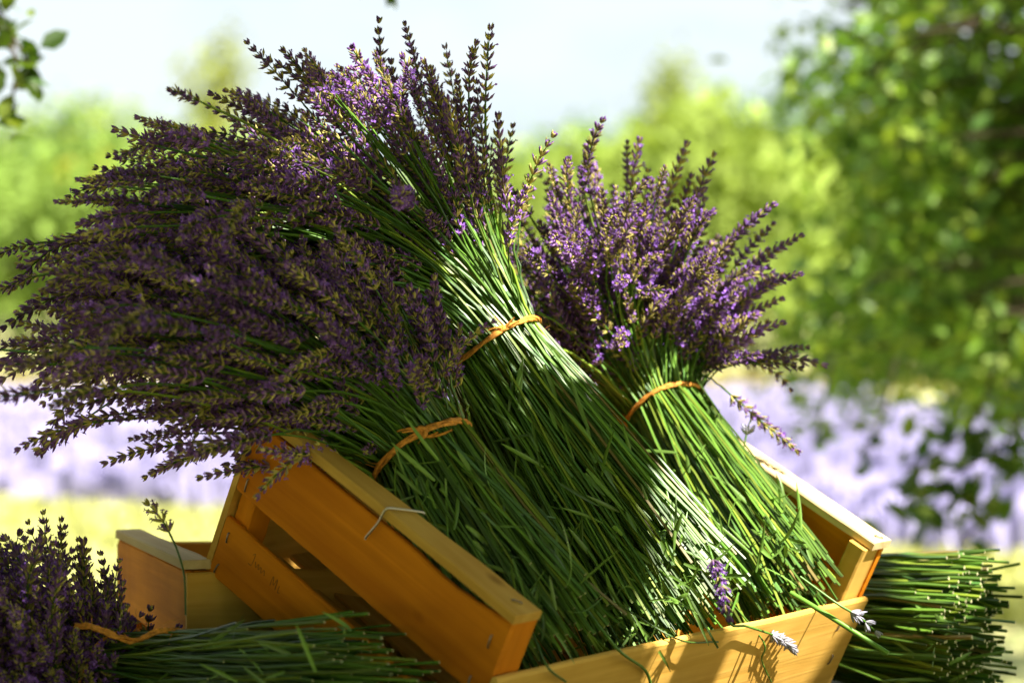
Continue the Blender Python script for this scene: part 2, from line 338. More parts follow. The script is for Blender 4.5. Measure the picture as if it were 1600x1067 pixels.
def crate(name, label, pt, cl, cw, ch, main):
    """open-topped slatted produce crate; pt(u, w, h) maps crate coordinates to the place"""
    root = empty(name, pt(LEN / 2, WID / 2, -HGT), label, 'crate', None)
    T = .007
    # the two slatted sides (at w = 0 and w = WID)
    for s in (0, 1):
        w0 = 0 if s == 0 else WID; sg = 1 if s == 0 else -1
        def side(nm, top, bot, mat, seed, th=T):
            # local Z = cross(ax, ay): keep the thickness pointing inwards
            if s == 0: ax, o = cl, pt(0, 0, 0); tp, bt = top, bot
            else: ax, o = -cl, pt(LEN, WID, 0); tp = [(LEN - x, y) for x, y in top[::-1]]; bt = [(LEN - x, y) for x, y in bot[::-1]]
            az = np.cross(ax, ch)
            inward = cw * sg
            if az @ inward < 0: o = o + inward * th
            return put_board(nm, board_mesh(nm, tp, bt, th, [mat], seed=seed), root, o, ax, ch)
        side('side_board', [(0, -.004), (LEN * .3, -.006), (LEN * .62, -.0065), (LEN * .8, -.0115), (LEN * .9, -.0075), (LEN, -.002)] if s == 0 and main else [(0, -.003), (LEN, -.003)],
             [(0, -.081), (LEN, -.084)], M_WOOD, 21 + s)
        side('side_board', [(0, -.1105), (LEN, -.1190)], [(0, -HGT), (LEN, -HGT)], M_WOOD, 31 + s)
        # top rail lies flat on the side, bowed a little
        n_ = 15; tx = np.linspace(-.001, LEN + .003, n_); rw = (.032 if main else .026) if s == 0 else .030
        bow = .0035 * np.sin(np.linspace(0, math.pi, n_)) if s == 0 and main else np.zeros(n_)
        rv = []
        wa, wb = (-.003, rw) if s == 0 else (WID + .003, WID - rw)
        r_ = np.random.default_rng(5 + s)
        for i in range(n_):
            nar = (.012 * (1 - i / (n_ - 1)) + r_.normal(0, .0006)) if s == 0 and main else r_.normal(0, .0006)
            wbi = wb - nar * (1 if s == 0 else -1)
            for (w_, h_) in ((wa, 0), (wbi, 0), (wbi, .0075), (wbi - .0012 * (1 if wbi > wa else -1), .009), (wa + .0012 * (1 if wbi > wa else -1), .009), (wa, .0075)):
                rv.append((tx[i], w_ * 1.0, h_ + bow[i] * .6 - .001))
        f = []
        for i in range(n_ - 1):
            for j in range(6): f.append((i * 6 + j, i * 6 + (j + 1) % 6, (i + 1) * 6 + (j + 1) % 6, (i + 1) * 6 + j))
        f += [tuple(range(6)), tuple((n_ - 1) * 6 + j for j in range(6))]
        mb = MB(); mb.add(rv, f, (1, 1, 1)); me = mb.mesh('top_rail', [M_RAIL if s == 1 or not main else M_WOODP], False)
        put_board('top_rail', me, root, pt(0, 0, 0), cl, cw)
    # corner posts
    for u0 in (.001, LEN - .023):
        for w0 in (T + .0006, WID - T - .0306):
            q = board_mesh('corner_post', [(0, 0), (HGT - .003, 0)], [(0, -.030), (HGT - .003, -.030)], .022, [M_WOOD if w0 < .1 else M_WOODP], .0018, 41)
            # along ch, across -cw, thickness along cl
            ax = ch; ay = -cw; az = np.cross(ax, ay); o = pt(u0, w0, -HGT)
            if az @ cl < 0: o = o + cl * .022
            put_board('corner_post', q, root, o, ax, ay)
    # end boards (u = 0 raised end, u = LEN)
    for e_, (u0, topl, topr) in enumerate(((-.0085, -.008, -.008), (LEN + .0008, *((-.055, -.0625) if main else (-.004, -.004))))):
        q = board_mesh('end_board', [(0, topl), (WID * .3, topl - .0015), (WID * .7, topr + .001), (WID, topr)], [(0, -HGT), (WID, -HGT)], .0075, [M_WOODP], .002, 51 + e_)
        az = np.cross(cw, ch); o = pt(u0, 0, 0)
        if az @ cl < 0: o = pt(u0 + .0075, 0, 0)
        put_board('end_board', q, root, o, cw, ch)
    # floor slats
    for k in range(6):
        a = .010 + k * (WID - .02) / 6
        q = board_mesh('floor_slat', [(0, .084), (LEN, .084)], [(0, 0), (LEN, 0)], .005, [M_WOODP], .001, 61 + k)
        az = np.cross(cl, cw); o = pt(0, a, -HGT)
        if az @ ch < 0: o = o + ch * .005
        put_board('floor_slat', q, root, o + ch * .0006, cl, cw)
    return root
main = crate('wooden_crate', 'orange slatted wooden crate tilted over and filled with three lavender bunches', cpt, CL, CW, CH, True)
for (u, h, du, dh) in ((.014, -.020, -.003, -.013), (.012, -.062, .001, -.013), (.010, -.124, .001, -.010), (.010, -.160, -.002, -.010), (.345, -.024, .001, -.012), (.340, -.070, .001, -.012)):
    staple(main, cpt(u, 0, h), cpt(u + du, 0, h + dh), .0009, -CW)
for (w, h) in ((.560, -.085), (.575, -.130), (.022, -.075)):
    staple(main, cpt(LEN + .0085, w, h), cpt(LEN + .0085, w - .002, h - .011), .0009, CL)
for (u, w) in ((.343, .012), (.352, .585)):
    staple(main, cpt(u, w, .0082), cpt(u + .006, w + .006, .0082), .0009, CH)
mb = MB()      # bent wire over the top rail
tube(mb, smoothpath([cpt(.1795, -.006, -.027), cpt(.1795, -.006, -.024), cpt(.187, -.006, -.004), cpt(.1895, -.0055, .011), cpt(.193, .004, .0125), cpt(.203, .027, .0125), cpt(.2045, .031, .0105)], 26), .0011, (1, 1, 1), 6)
mb.build('wire_loop', [M_WIRE], main)
# faint pencil scribble on the lower side board
mb = MB()
def pen(pts):
    tube(mb, smoothpath([cpt(u, -.0001, h) for u, h in pts], 4 * len(pts)), .00028, (1, 1, 1), 4)
u0, h0 = .049, -.125
pen([(u0, h0), (u0 + .003, h0 + .002), (u0 + .002, h0 - .010), (u0 - .003, h0 - .011)])
pen([(u0 + .006, h0 - .004), (u0 + .008, h0 - .009), (u0 + .011, h0 - .004), (u0 + .012, h0 - .009), (u0 + .015, h0 - .005), (u0 + .017, h0 - .010), (u0 + .020, h0 - .005), (u0 + .022, h0 - .010)])
u0 += .033
pen([(u0, h0 - .014), (u0 + .001, h0 - .003), (u0 + .004, h0 - .011), (u0 + .007, h0 - .003), (u0 + .008, h0 - .014)])
pen([(u0 + .012, h0 - .007), (u0 + .012, h0 - .014), (u0 + .015, h0 - .013)])
mb.build('pencil_mark', [M_PENCIL], main)

# second crate stands upright on the table behind the low bunch
Z_T = float(cpt(LEN, 0, -HGT)[2]) - .002                     # table top height
c2a, c2b = P(178, 818, 2.0), P(345, 880, 1.9)
B2l = nrm(np.array([c2b[0] - c2a[0], -.30, 0.])); B2w = np.array([-B2l[1], B2l[0], 0.]); B2h = np.array([0, 0, 1.])
if B2w[1] < 0: B2w = -B2w
O2 = np.array([c2a[0] - .02, 0, 0]); 
d2 = (HGT * 1.0 + Z_T - ZC) * FPX / (533 - 826)              # distance at which the rail stands that high
O2 = np.array([(150 - 800) / FPX * d2, d2 + .02, Z_T + HGT]) + B2l * .125
def cpt2(u, w, h): return O2 + u * B2l + w * B2w + h * B2h
sec = crate('wooden_crate', 'upright wooden crate with a grey top rail standing behind the lower bunch', cpt2, B2l, B2w, B2h, False)

# table
tb = empty('table', (-.35, 2.15, 0), 'weathered plank table under the crates', 'table')
for k in range(9):
    w_ = .128; y0 = 1.55 + k * .133
    q = board_mesh('plank', [(0, w_), (1.74, w_)], [(0, 0), (1.74, 0)], .03, [M_TABLE], .003, 70 + k, .001)
    put_board('plank', q, tb, np.array([-1.25, y0, Z_T - .0305]), np.array([1., 0, 0]), np.array([0, 1., 0]))
for x in (-1.15, .40):
    for y in (1.66, 2.6):
        mb = MB(); tube(mb, [(x, y, 0), (x, y, .3), (x, y, Z_T - .031)], .05, (1, 1, 1), 4, (1, 1, 1), (1, 1, 1)); mb.build('leg', [M_TABLE], tb, False)

# ------------------------------------------------------------------ lavender
OLIVE = np.array([.56, .50, .12]); PURP = np.array([.15, .062, .25]); VIOL = np.array([.33, .15, .66]); GRN = np.array([.088, .195, .022])
def calyx(mb, base, d, ln, r, c0, c1, sides, hi):
    """one flower cup: narrow base, swollen middle, toothed mouth"""
    d = nrm(d); a = nrm(np.cross(d, [.3, .5, .81])); b = np.cross(d, a)
    th = np.arange(sides) / sides * 2 * math.pi
    ring = a[None] * np.cos(th)[:, None] + b[None] * np.sin(th)[:, None]
    if hi:
        v = np.vstack([base + ring * r * .4, base + d * ln * .42 + ring * r, base + d * ln * .76 + ring * r * .72, [base + d * ln]])
        c = np.vstack([np.tile(c0, (sides, 1)), np.tile(c0 * .6 + c1 * .4, (sides, 1)), np.tile(c1, (sides, 1)), [c1 * .8]])
        f = [(i * sides + j, i * sides + (j + 1) % sides, (i + 1) * sides + (j + 1) % sides, (i + 1) * sides + j) for i in range(2) for j in range(sides)]
        f += [(2 * sides + j, 2 * sides + (j + 1) % sides, 3 * sides) for j in range(sides)]
    else:
        v = np.vstack([[base], base + d * ln * .55 + ring * r, [base + d * ln]])
        c = np.vstack([[c0], np.tile(c0 * .4 + c1 * .6, (sides, 1)), [c1]])
        f = [(0, 1 + (j + 1) % sides, 1 + j) for j in range(sides)] + [(1 + j, 1 + (j + 1) % sides, sides + 1) for j in range(sides)]
    mb.add(v, f, c)
def spike(seed, length, bend, hi=True, openness=.3, tone=0.0, dry=False):
    """flower spike along +Z, bending towards +X; returns an MB"""
    r = np.random.default_rng(seed); mb = MB()
    nw = int(length / (.0088 if hi else .0092)); 
    def ax(t): return np.array([bend * t * t * length * .5, 0, t * length])
    tube(mb, [ax(t) for t in np.linspace(0, .97, 6)], [.0011, .001, .0009, .0008, .0007, .0005], GRN * .9, 5 if hi else 3)
    ts = np.linspace(.13, 1, nw) ** .95
    if r.random() < .5: ts = np.concatenate([[.0], ts])
    for i, t in enumerate(ts):
        p = ax(t); tan = nrm(np.array([bend * t, 0, 1])); e1 = nrm(np.cross(tan, [0, 1, 0])); e2 = np.cross(tan, e1)
        k = 10 if hi else 7
        if t > .93: k -= 2
        ph = r.uniform(0, 6.28); tip = max(0, (t - .72) / .28)
        for j in range(k):
            th = ph + j * 6.283 / k + r.normal(0, .16); rad = e1 * math.cos(th) + e2 * math.sin(th)
            tilt = r.normal(.66, .15) * (1 - .55 * tip) ; dd = tan * math.cos(tilt) + rad * math.sin(tilt)
            olv = r.random() < .40 - .7 * tone
            ln = r.uniform(.0090, .0128) * (1 - .3 * tip); rr = (.00098 if olv else .00135) if hi else .0016
            mixv = 0
            c0 = (OLIVE * 1.1 if olv else OLIVE * .35 + PURP * .65) * r.uniform(.7, 1.3); c1 = (OLIVE * .8 + PURP * .15 if olv else PURP * 1.25) * r.uniform(.6, 1.35)
            if dry: c0 = np.array([.36, .36, .36]) * r.uniform(.8, 1.1); c1 = np.array([.34, .33, .42]) * r.uniform(.7, 1.1)
            calyx(mb, p + rad * .0009, dd, ln, rr, c0, c1, 5 if hi else 3, hi)
            if r.random() < openness * (1 - tip) and not dry:      # open corolla
                q = p + rad * .0009 + dd * ln * .92; u1 = nrm(np.cross(dd, [.2, .3, .9])); u2 = np.cross(dd, u1); sz = r.uniform(.0018, .0030)
                for w in range(4 if hi else 2):
                    an = w * (1.571 if hi else 3.14) + r.uniform(0, .5); s_ = u1 * math.cos(an) + u2 * math.sin(an); o_ = np.cross(dd, s_)
                    mb.add([q - dd * .001, q + s_ * sz * .8 + o_ * sz * .45 + dd * .0008, q + s_ * sz * 1.25 + dd * .0012, q + s_ * sz * .8 - o_ * sz * .45 + dd * .0008], [(0, 1, 2, 3)], VIOL * r.uniform(.4, 1.1))
    return mb
SPIKES = []; SPIKES_LO = []
for i in range(28):
    L_ = (.052, .066, .078, .088, .100)[i % 5] * (.94, 1, 1.05)[i % 3]; bnd = (.05, .25, .5, .8, 1.1, .15, .4)[i % 7]
    mbs = spike(100 + i, L_, bnd, True, (.06, .16, .28)[i % 3], (-.28, -.08, .08, .24)[(i // 3) % 4])
    SPIKES.append((mbs.mesh('flower_spike', [M_SPIKE]), L_))
for i in range(8):
    L_ = (.060, .072, .080, .090)[i % 4]; mbs = spike(200 + i, L_, (.1, .5)[i % 2], False, .12, (-.1, .2)[i % 2])
    SPIKES_LO.append((np.concatenate(mbs.v), mbs.f, np.concatenate(mbs.c), L_))
def frame(p, tan, side):
    z = nrm(tan); x = side - z * (side @ z)
    if np.linalg.norm(x) < 1e-4: x = np.cross(z, [0.3, 1, .2])
    x = nrm(x); y = np.cross(z, x); return x, y, z
def mat4(p, x, y, z): return Matrix(((x[0], y[0], z[0], p[0]), (x[1], y[1], z[1], p[1]), (x[2], y[2], z[2], p[2]), (0, 0, 0, 1)))
def stem_col(r, light=1.0):
    c = GRN * r.uniform(.4, 1.55) * light; k = r.random()
    if k < .18: c = c * np.array([1.7, 1.2, 1.0])
    elif k < .37: c = c * np.array([.8, .9, 1.7])
    elif k < .40: c = np.array([.20, .18, .055]) * r.uniform(.6, 1.2)
    return c
CUT = np.array([.50, .48, .26])
def blade(mb, p, d, side, ln, w, curl, col):
    """narrow folded lavender leaf"""
    d = nrm(d); side = nrm(side - d * (side @ d)); up = np.cross(d, side); n = 7; v = []; f = []
    for i in range(n):
        t = i / (n - 1); q = p + d * ln * t + up * curl * ln * t * t; ww = w * (math.sin(math.pi * min(1, .12 + t * .88)) ** .7) * .5 + .0002
        v += [q + side * ww, q - up * ww * .5, q - side * ww]
    for i in range(n - 1):
        for j in range(2): f.append((i * 3 + j, i * 3 + j + 1, (i + 1) * 3 + j + 1, (i + 1) * 3 + j))
    mb.add(v, f, col)
def bunch(label, butt, tie, r_tie, r_butt, n_parts, n_rest, th_axis, th_l, th_r, lens, beta_ax, beta_sp, seed, light=1.0,
          droop=.10, flat=.85, butt_jit=.035, n_leaf=40, tie_at=None, spikes=True, lmin=.42, group='lavender bunches', extra=None, over=.0, arch=.88, sag=0.0, rs=1.0, pw=1.0, bet=(1.7, 1.3), incrate=False):
    """tied bunch: butt -> tie -> fanned heads. lens: spike-tip distance from the tie for a = -1 .. 1 (left to right across the fan)"""
    r = np.random.default_rng(seed)
    root = empty('lavender_bunch', butt, label, 'lavender bunch', group); O = np.asarray(root.location)
    ax_in = nrm(tie - butt)
    view = np.array([0, -1., 0]); e1 = nrm(np.cross(ax_in, view)); 
    if e1[0] < 0: e1 = -e1                      # to the right across the bunch
    e2 = nrm(np.cross(e1, ax_in)); 
    if e2 @ view < 0: e2 = -e2                  # towards the viewer
    X, Y, Zv = np.array([1., 0, 0]), np.array([0, -1., 0]), np.array([0, 0, 1.])
    cand = []
    tot = n_parts + n_rest
    for i in range(tot):
        rho = math.sqrt((i + .5) / tot); phi = i * 2.399963 + r.normal(0, .25); cand.append((rho * math.cos(phi), rho * math.sin(phi)))
    # those nearest the viewer's side are built one by one; the rest form the core and the far side
    cand.sort(key=lambda q: -(q[1] + .35 * abs(q[0]) + r.normal(0, .16)))
    rest = MB(); rest_n = 0
    extra = extra or []
    cand = [(max(-1, min(1, (q[0] - th_axis) / ((th_l - th_axis) if (q[0] > th_axis) else (th_axis - th_r)) * (-1 if q[0] > th_axis else -1))), r.uniform(-.3, .7)) for q in extra] + cand
    for i, (a, b) in enumerate(cand):
        part = i < n_parts + len(extra)
        pt = tie + r_tie * (a * e1 + b * e2)
        jx = .2 if r.random() > .12 else .45; a2, b2 = np.clip(a + r.normal(0, jx), -1.12, 1.12), np.clip(b + r.normal(0, jx), -1.1, 1.1)
        pb = butt + r_butt * (a2 * e1 + b2 * e2 * flat) + ax_in * r.normal(0, butt_jit)
        if incrate:
            q_ = pb - CO; ov = (q_ @ CL) - (LEN - .010 - .02 * r.random())
            if ov > 0 and not (q_ @ CH > -.045 and r.random() < .5): pb = pb + ax_in * ov / max(.2, -(ax_in @ CL))
            un = (-HGT + .010) - ((pb - CO) @ CH)
            if un > 0: pb = pb + CH * un
        th = math.radians(th_axis + ((th_l - th_axis) * -a if a < 0 else (th_r - th_axis) * a ** pw) + r.normal(0, 6)); be = math.radians(beta_ax + b * beta_sp + r.normal(0, 7))
        dh = (X * math.cos(th) + Zv * math.sin(th)) * math.cos(be) + Y * math.sin(be)
        Lm = np.interp(a, np.linspace(-1, 1, len(lens)), lens); lm_ = lmin + .12 * max(0, a); Lh = Lm * (lm_ + (1 - lm_) * r.beta(*bet)) * (1.0 if r.random() > over else r.uniform(1.0, 1.12))
        if i < len(extra): th = math.radians(extra[i][0]); Lh = extra[i][1]; be = math.radians(r.normal(0, 8)); dh = (X * math.cos(th) + Zv * math.sin(th)) * math.cos(be) + Y * math.sin(be)
        k = int(r.integers(len(SPIKES))); sl = SPIKES[k][1] if spikes else 0; ss = r.uniform(.75, 1.15)
        Ls = max(Lh - sl * ss, .03)
        d0 = nrm(ax_in * arch + dh * (1 - arch))
        p2 = pt + dh * Ls; p1 = pt + d0 * Ls * .56
        p2 = p2 + np.array([0, 0, -1.]) * droop * Ls * max(0, 1 - dh[2]) * r.uniform(.2, 1.1)
        lo = bez(pb, pb + (pt - pb) * .5 + r.normal(0, .004, 3) + np.array([0, 0, -sag]), pt, 8)
        hi = bez(pt, p1 + r.normal(0, .006, 3), p2, 9)
        path = np.vstack([lo, hi[1:]]); kk = len(path)
        path[1:-1] += r.normal(0, .0009, (kk - 2, 3))
        if r.random() < .07: j_ = int(r.integers(1, 5)); path[:j_] += r.normal(0, .014, 3) * np.linspace(1, .4, j_)[:, None]   # bent end
        rad = np.linspace(1, .72, kk) * r.uniform(.0011, .0020) * rs
        c = stem_col(r, light)
        tan = hi[-1] - hi[-2]; bendv = (hi[-1] - 2 * hi[-3] + hi[-5]); bendv = bendv + np.array([0, 0, -.001 * max(0, 1 - dh[2])]) + r.normal(0, .003, 3)
        x, y, z = frame(p2, tan, bendv)
        if part:
            mb = MB(); tube(mb, path, rad, c[None] * (np.linspace(0, 1, kk)[:, None] * np.array([-.2, -.08, .1]) + np.array([1.2, 1.06, 1.0])) * r.uniform(.85, 1.15, (kk, 1)), 4, CUT * r.uniform(.45, 1.1))
            so = mb.build('stem', [M_STEM], root, False)
            if spikes:
                fo = bpy.data.objects.new('flower_spike', SPIKES[k][0]); COL.objects.link(fo); fo.parent = so
                q = p2 - O; fo.matrix_local = mat4(q, x * ss, y * ss, z * ss)
        else:
            tube(rest, path[::2] if kk % 2 else path, rad[::2] if kk % 2 else rad, c, 4, CUT * r.uniform(.6, 1.0), None)
            if spikes:
                v, f, cc, l_ = SPIKES_LO[i % 8]
                rest.add(p2 + (v[:, :1] * x + v[:, 1:2] * y + v[:, 2:] * z) * ss, f, cc * r.uniform(.75, 1.25))
    if n_rest: tag(rest.build('inner_stems', [M_SPIKE], root), kind='stuff')
    # leaves caught among the stems on the near side
    for i in range(n_leaf):
        low = r.random() < .3; t = r.uniform(-.06, .12) if low else r.uniform(-.02, .85); a = r.uniform(-1, 1); b = math.sqrt(max(0, 1 - a * a)) * r.uniform(.85, 1.08)
        rr = r_butt + (r_tie - r_butt) * t; p = butt + (tie - butt) * t + rr * (a * e1 + b * e2)
        d = ax_in * r.choice([-1, 1]) * (.3 if low else 1) + r.normal(0, .42, 3); mb = MB()
        blade(mb, p, d, e1 + r.normal(0, .3, 3), r.uniform(.018, .060), r.uniform(.0016, .0044), r.normal(0, .45), np.array([.14, .26, .04]) * r.uniform(.6, 1.3))
        mb.build('leaf', [M_STEM], root)
    return root, e1, e2, ax_in
def raffia(parent, pts, w=.0038, n=40, flat=.45, frays=10, seed=1, knot=None):
    """a few loose fibres twisted together, fraying, with a knot and two free ends where asked"""
    r = np.random.default_rng(seed); path = smoothpath(pts, n); mb = MB()
    jit = np.cumsum(r.normal(0, .00035, (n, 3)), axis=0); jit -= np.linspace(0, 1, n)[:, None] * jit[-1]
    path = path + jit
    for k in range(5):
        ph = k * 1.257; amp = w * r.uniform(.25, .5); tw_ = r.uniform(.25, .5)
        off = np.stack([np.array([math.cos(ph + tw_ * i), .6 * math.sin(ph + tw_ * i), math.sin(ph + tw_ * i)]) * amp for i in range(n)])
        g = r.uniform(.75, 1.2)
        tube(mb, path + off, w * r.uniform(.24, .42) * (1 + .25 * np.sin(np.arange(n) * r.uniform(.5, 1.1) + k)), (g, g, g), 5)
    for k in range(frays):
        i = int(r.integers(2, n - 3)); p = path[i]; d = nrm(path[i + 1] - path[i]) * r.choice([-1, 1]) + r.normal(0, .6, 3)
        tube(mb, bez(p, p + d * .008, p + d * .014 + r.normal(0, .005, 3), 5), [.0005, .0004, .0004, .0003, .0002], (1, 1, 1), 4)
    if knot is not None:
        kp, ka, kb = knot      # place, along the tie, along the stems
        kn_ = np.cross(ka, kb)
        th = np.linspace(0, 6.6, 16)
        tube(mb, kp + ka * (np.cos(th) * w * .7)[:, None] + kb * (np.sin(th) * w * .9)[:, None] + kn_ * (np.sin(th * 1.5) * w * .3)[:, None], w * .55, (1, 1, 1), 6)
        for sg in (-1, 1):
            e_ = kp + kb * sg * r.uniform(.006, .014) + ka * r.uniform(.012, .026) * r.choice([-1, 1]) + kn_ * .004
            for q in range(2): tube(mb, bez(kp, kp + kb * sg * .006 + kn_ * .004 * sg + r.normal(0, .002, 3), e_ + r.normal(0, .003, 3), 7), np.linspace(w * .42, w * .18, 7), (1, 1, 1), 5)
    return mb.build('raffia_tie', [M_RAFFIA], parent)
def ring_pts(c, e1, e2, r, t0, t1, n, axis, lean=0.0):
    return [c + r * (math.cos(t) * e1 + math.sin(t) * e2) + axis * lean * math.cos(t) for t in np.linspace(math.radians(t0), math.radians(t1), n)]

# A: low bunch along the near side of the crate
TA = P(660, 708, 2.06); BA = cpt(.300, .125, -.075)
A_, a1, a2, aax = bunch('lavender bunch lying lowest in the tilted crate, heads spilling over its raised corner', BA, TA, .051, .066, 230, 130,
      150, 155, 118, (.32, .39, .40, .31, .18), 4, 17, 301, .95, .0, arch=.38, lmin=.26, extra=[(161, .415), (163, .40), (165, .35), (167, .355), (168, .27), (160, .40), (155, .42), (158, .40), (172, .16), (118, .11), (110, .10), (125, .12), (114, .14), (106, .13), (130, .14), (100, .11)], n_leaf=95, incrate=True, over=.05)
raffia(A_, ring_pts(TA, a1, a2, .0518, -5, 365, 26, aax, .002), .0050, 70, seed=3, frays=14, knot=(TA + .053 * (.25 * a1 + .97 * a2), a1, aax))
# B: big bunch in the middle
TB = P(770, 548, 2.20); BB = cpt(.305, .315, -.070)
B_, b1, b2, bax = bunch('largest lavender bunch, in the middle of the tilted crate, fanned towards the upper left', BB, TB, .056, .080, 300, 360,
      150, 172, 106, (.475, .465, .435, .375, .285), 3, 18, 302, 1.0, .02, arch=.72, pw=1.55, lmin=.30, bet=(2.1, 1.15), extra=[(114, .33), (120, .345), (128, .37), (136, .40), (163, .49), (160, .49), (150, .46), (166, .47)], n_leaf=150, incrate=True, over=.06)
raffia(B_, ring_pts(TB, b1, b2, .0570, -5, 365, 26, bax, .0), .0042, 70, seed=4, frays=14, knot=(TB + .0585 * (.35 * b1 + .94 * b2), b1, bax * .4))
# C: rear bunch on the right
TC = P(1040, 640, 2.40); BC = cpt(.310, .500, -.066)
C_, c1, c2, cax = bunch('lavender bunch at the right rear of the tilted crate with sunlit stems', BC, TC, .045, .058, 220, 130,
      107, 142, 72, (.315, .32, .295, .24, .165), -4, 22, 303, 1.05, .03, arch=.5, lmin=.34, extra=[(70, .215), (66, .19), (74, .21), (48, .14), (40, .13), (30, .12), (22, .11), (-15, .09), (94, .29), (101, .305), (108, .31), (86, .265)], n_leaf=60, incrate=True, over=.05)
raffia(C_, ring_pts(TC, c1, c2, .0460, -5, 365, 26, cax, -.002), .0042, 70, seed=5)
# D: bunch lying at the lower left in front of the second crate
TD = P(200, 1085, 2.04); BD = P(545, 1120, 1.86)
D_, d1, d2v, dax = bunch('lavender bunch lying at the lower left with its loose raffia ends on top', BD, TD, .062, .078, 280, 110,
      150, 184, 112, (.28, .29, .27, .24, .21), 0, 22, 304, .8, .05, arch=.5, rs=.8, lmin=.18, butt_jit=.055, n_leaf=46, over=.04)
kn = P(211, 999, 1.985)
raffia(D_, ring_pts(TD, d1, d2v, .0635, -20, 340, 26, dax, 0.0), .0032, 60, seed=6)
raffia(D_, [P(120, 976, 1.985), P(150, 978, 1.975), P(185, 991, 1.975), kn, P(235, 988, 1.975), P(262, 983, 1.975), P(293, 985, 1.985)], .0040, 40, seed=7, frays=9)
# E: bunch behind the right corner, cut ends towards the right
BE = P(1515, 985, 2.36); axE = nrm(np.array([-.80, .55, .02])); TE = BE + axE * .26
E_, g1, g2, eax = bunch('lavender bunch at the lower right with its cut stem ends pointing outwards', BE, TE, .068, .076, 300, 200,
      170, 200, 140, (.2, .22, .22, .22, .2), -30, 25, 305, .95, .05, n_leaf=30, butt_jit=.016, flat=1.0, rs=1.3)
raffia(E_, ring_pts(TE, g1, g2, .073, 0, 360, 26, eax, 0), .0036, 60, seed=8)

# loose sprigs
def sprig(name, label, pts, k_len=.06, dry=False, seed=1, rad=.0013, head=True, col=None, bend=.3, tone=.2):
    o = empty(name, pts[0], label, 'lavender sprig' if head else 'stem')
    path = smoothpath(pts, 16); mb = MB(); tube(mb, path, rad, GRN * 1.1 if col is None else col, 6, CUT, CUT); s = mb.build('stem', [M_STEM], o)
    if head:
        x, y, z = frame(path[-1], path[-1] - path[-2], np.array([0, 0, -1.]))
        me = spike(seed, k_len, bend, True, .45, tone, dry).mesh('flower_spike', [M_SPIKE]); f = link('flower_spike', me, o); f.matrix_local = mat4(path[-1] - np.asarray(o.location), x, y, z)
    return o
def onend(px, py, out=.004):
    """point just in front of the crate's end board"""
    d = np.array([(px - 800) / FPX, 1, (533 - py) / FPX]); o = cpt(LEN + .0085 + out, 0, 0) - np.array([0, 0, ZC])
    return d * (o @ CL) / (d @ CL) + np.array([0, 0, ZC])
sprig('lavender_sprig', 'dry grey-blue lavender sprig hanging over the crate end board', [cpt(.33, .40, -.05), onend(1140, 972, .007), onend(1165, 977, .006), onend(1182, 982, .006), onend(1200, 988, .006)], .066, True, 501, bend=.25)
sprig('lavender_sprig', 'purple lavender sprig fallen among the sunlit cut stems', [P(1106, 850, 2.02), P(1110, 862, 2.02), P(1114, 874, 2.015)], .058, False, 502, bend=.2, tone=.35)
sprig('lavender_sprig', 'faded lavender sprig dangling outside the crate\'s right corner', [P(1250, 900, 2.10), P(1305, 940, 2.09), P(1330, 955, 2.09)], .03, True, 503)
sprig('lavender_sprig', 'pale dry bud on a thin stalk standing above the far crate rail', [P(1158, 720, 2.36), P(1162, 700, 2.36), P(1166, 678, 2.36)], .022, True, 504, .001)
sprig('lavender_sprig', 'single dark green lavender stalk standing against the grey crate rail', [P(290, 960, 1.97), P(288, 900, 1.98), P(278, 862, 1.985), P(268, 838, 1.99)], .040, False, 505, .001, True, GRN * .5, .5, -.3)
sprig('loose_stalk', 'thick green stem sticking out past the crate\'s right corner', [P(1235, 925, 2.12), P(1290, 958, 2.10), P(1388, 1020, 2.08)], seed=506, rad=.0026, head=False, col=GRN * 1.7)
sprig('loose_stalk', 'thin bent stem hanging down the middle of the end board', [cpt(.33, .37, -.045), onend(1192, 1000, .004), onend(1190, 1030, .003), onend(1205, 1064, .003)], head=False, rad=.0009)
sprig('loose_stalk', 'dark bent stem hanging over the left part of the end board', [cpt(.30, .16, -.03), onend(962, 1010, .008), onend(1008, 1046, .004), onend(1020, 1085, .004)], head=False, rad=.0015)
sprig('loose_stalk', 'thin dark stem lying across the top of the end board', [cpt(.32, .22, -.045), onend(1060, 998, .004), onend(1122, 1002, .004)], head=False, rad=.0009, col=GRN * .6)
sprig('loose_stalk', 'short dark stem hanging beside the left post of the end board', [cpt(.33, .08, -.045), onend(855, 1040, .006), onend(884, 1064, .004)], head=False, rad=.0012, col=GRN * .7)

# ------------------------------------------------------------------ shading tree: crown on the right, bough overhead
tree = empty('shade_tree', (3.6, 6.6, 0), 'leafy tree on the right whose boughs hang over the crates', 'tree')
TO = np.asarray(tree.location)
def limb(pts, r0, r1, name='limb'):
    pth = smoothpath(pts, 14); mb = MB(); tube(mb, pth, np.linspace(r0, r1, 14), (1, 1, 1), 9); return mb.build(name, [M_BARK], tree)
limb([(3.6, 6.6, -.2), (3.55, 6.55, .9), (3.45, 6.4, 2.0), (3.3, 6.1, 3.2), (3.2, 5.9, 4.6)], .19, .10, 'trunk')
limb([(3.45, 6.4, 2.0), (2.6, 6.7, 1.85), (1.75, 6.9, 1.55), (1.45, 7.0, 1.1)], .07, .018)
limb([(3.4, 6.3, 2.5), (2.6, 7.0, 2.6), (1.6, 7.3, 2.5), (1.15, 7.4, 2.3)], .07, .015)
limb([(3.3, 6.1, 3.1), (2.5, 4.6, 3.3), (1.8, 2.9, 3.1), (1.0, 1.7, 2.75), (.1, 1.3, 2.6)], .09, .02)
limb([(1.8, 2.9, 3.1), (.9, 3.2, 3.0), (-.2, 3.4, 2.7), (-.85, 3.6, 2.2)], .035, .008)
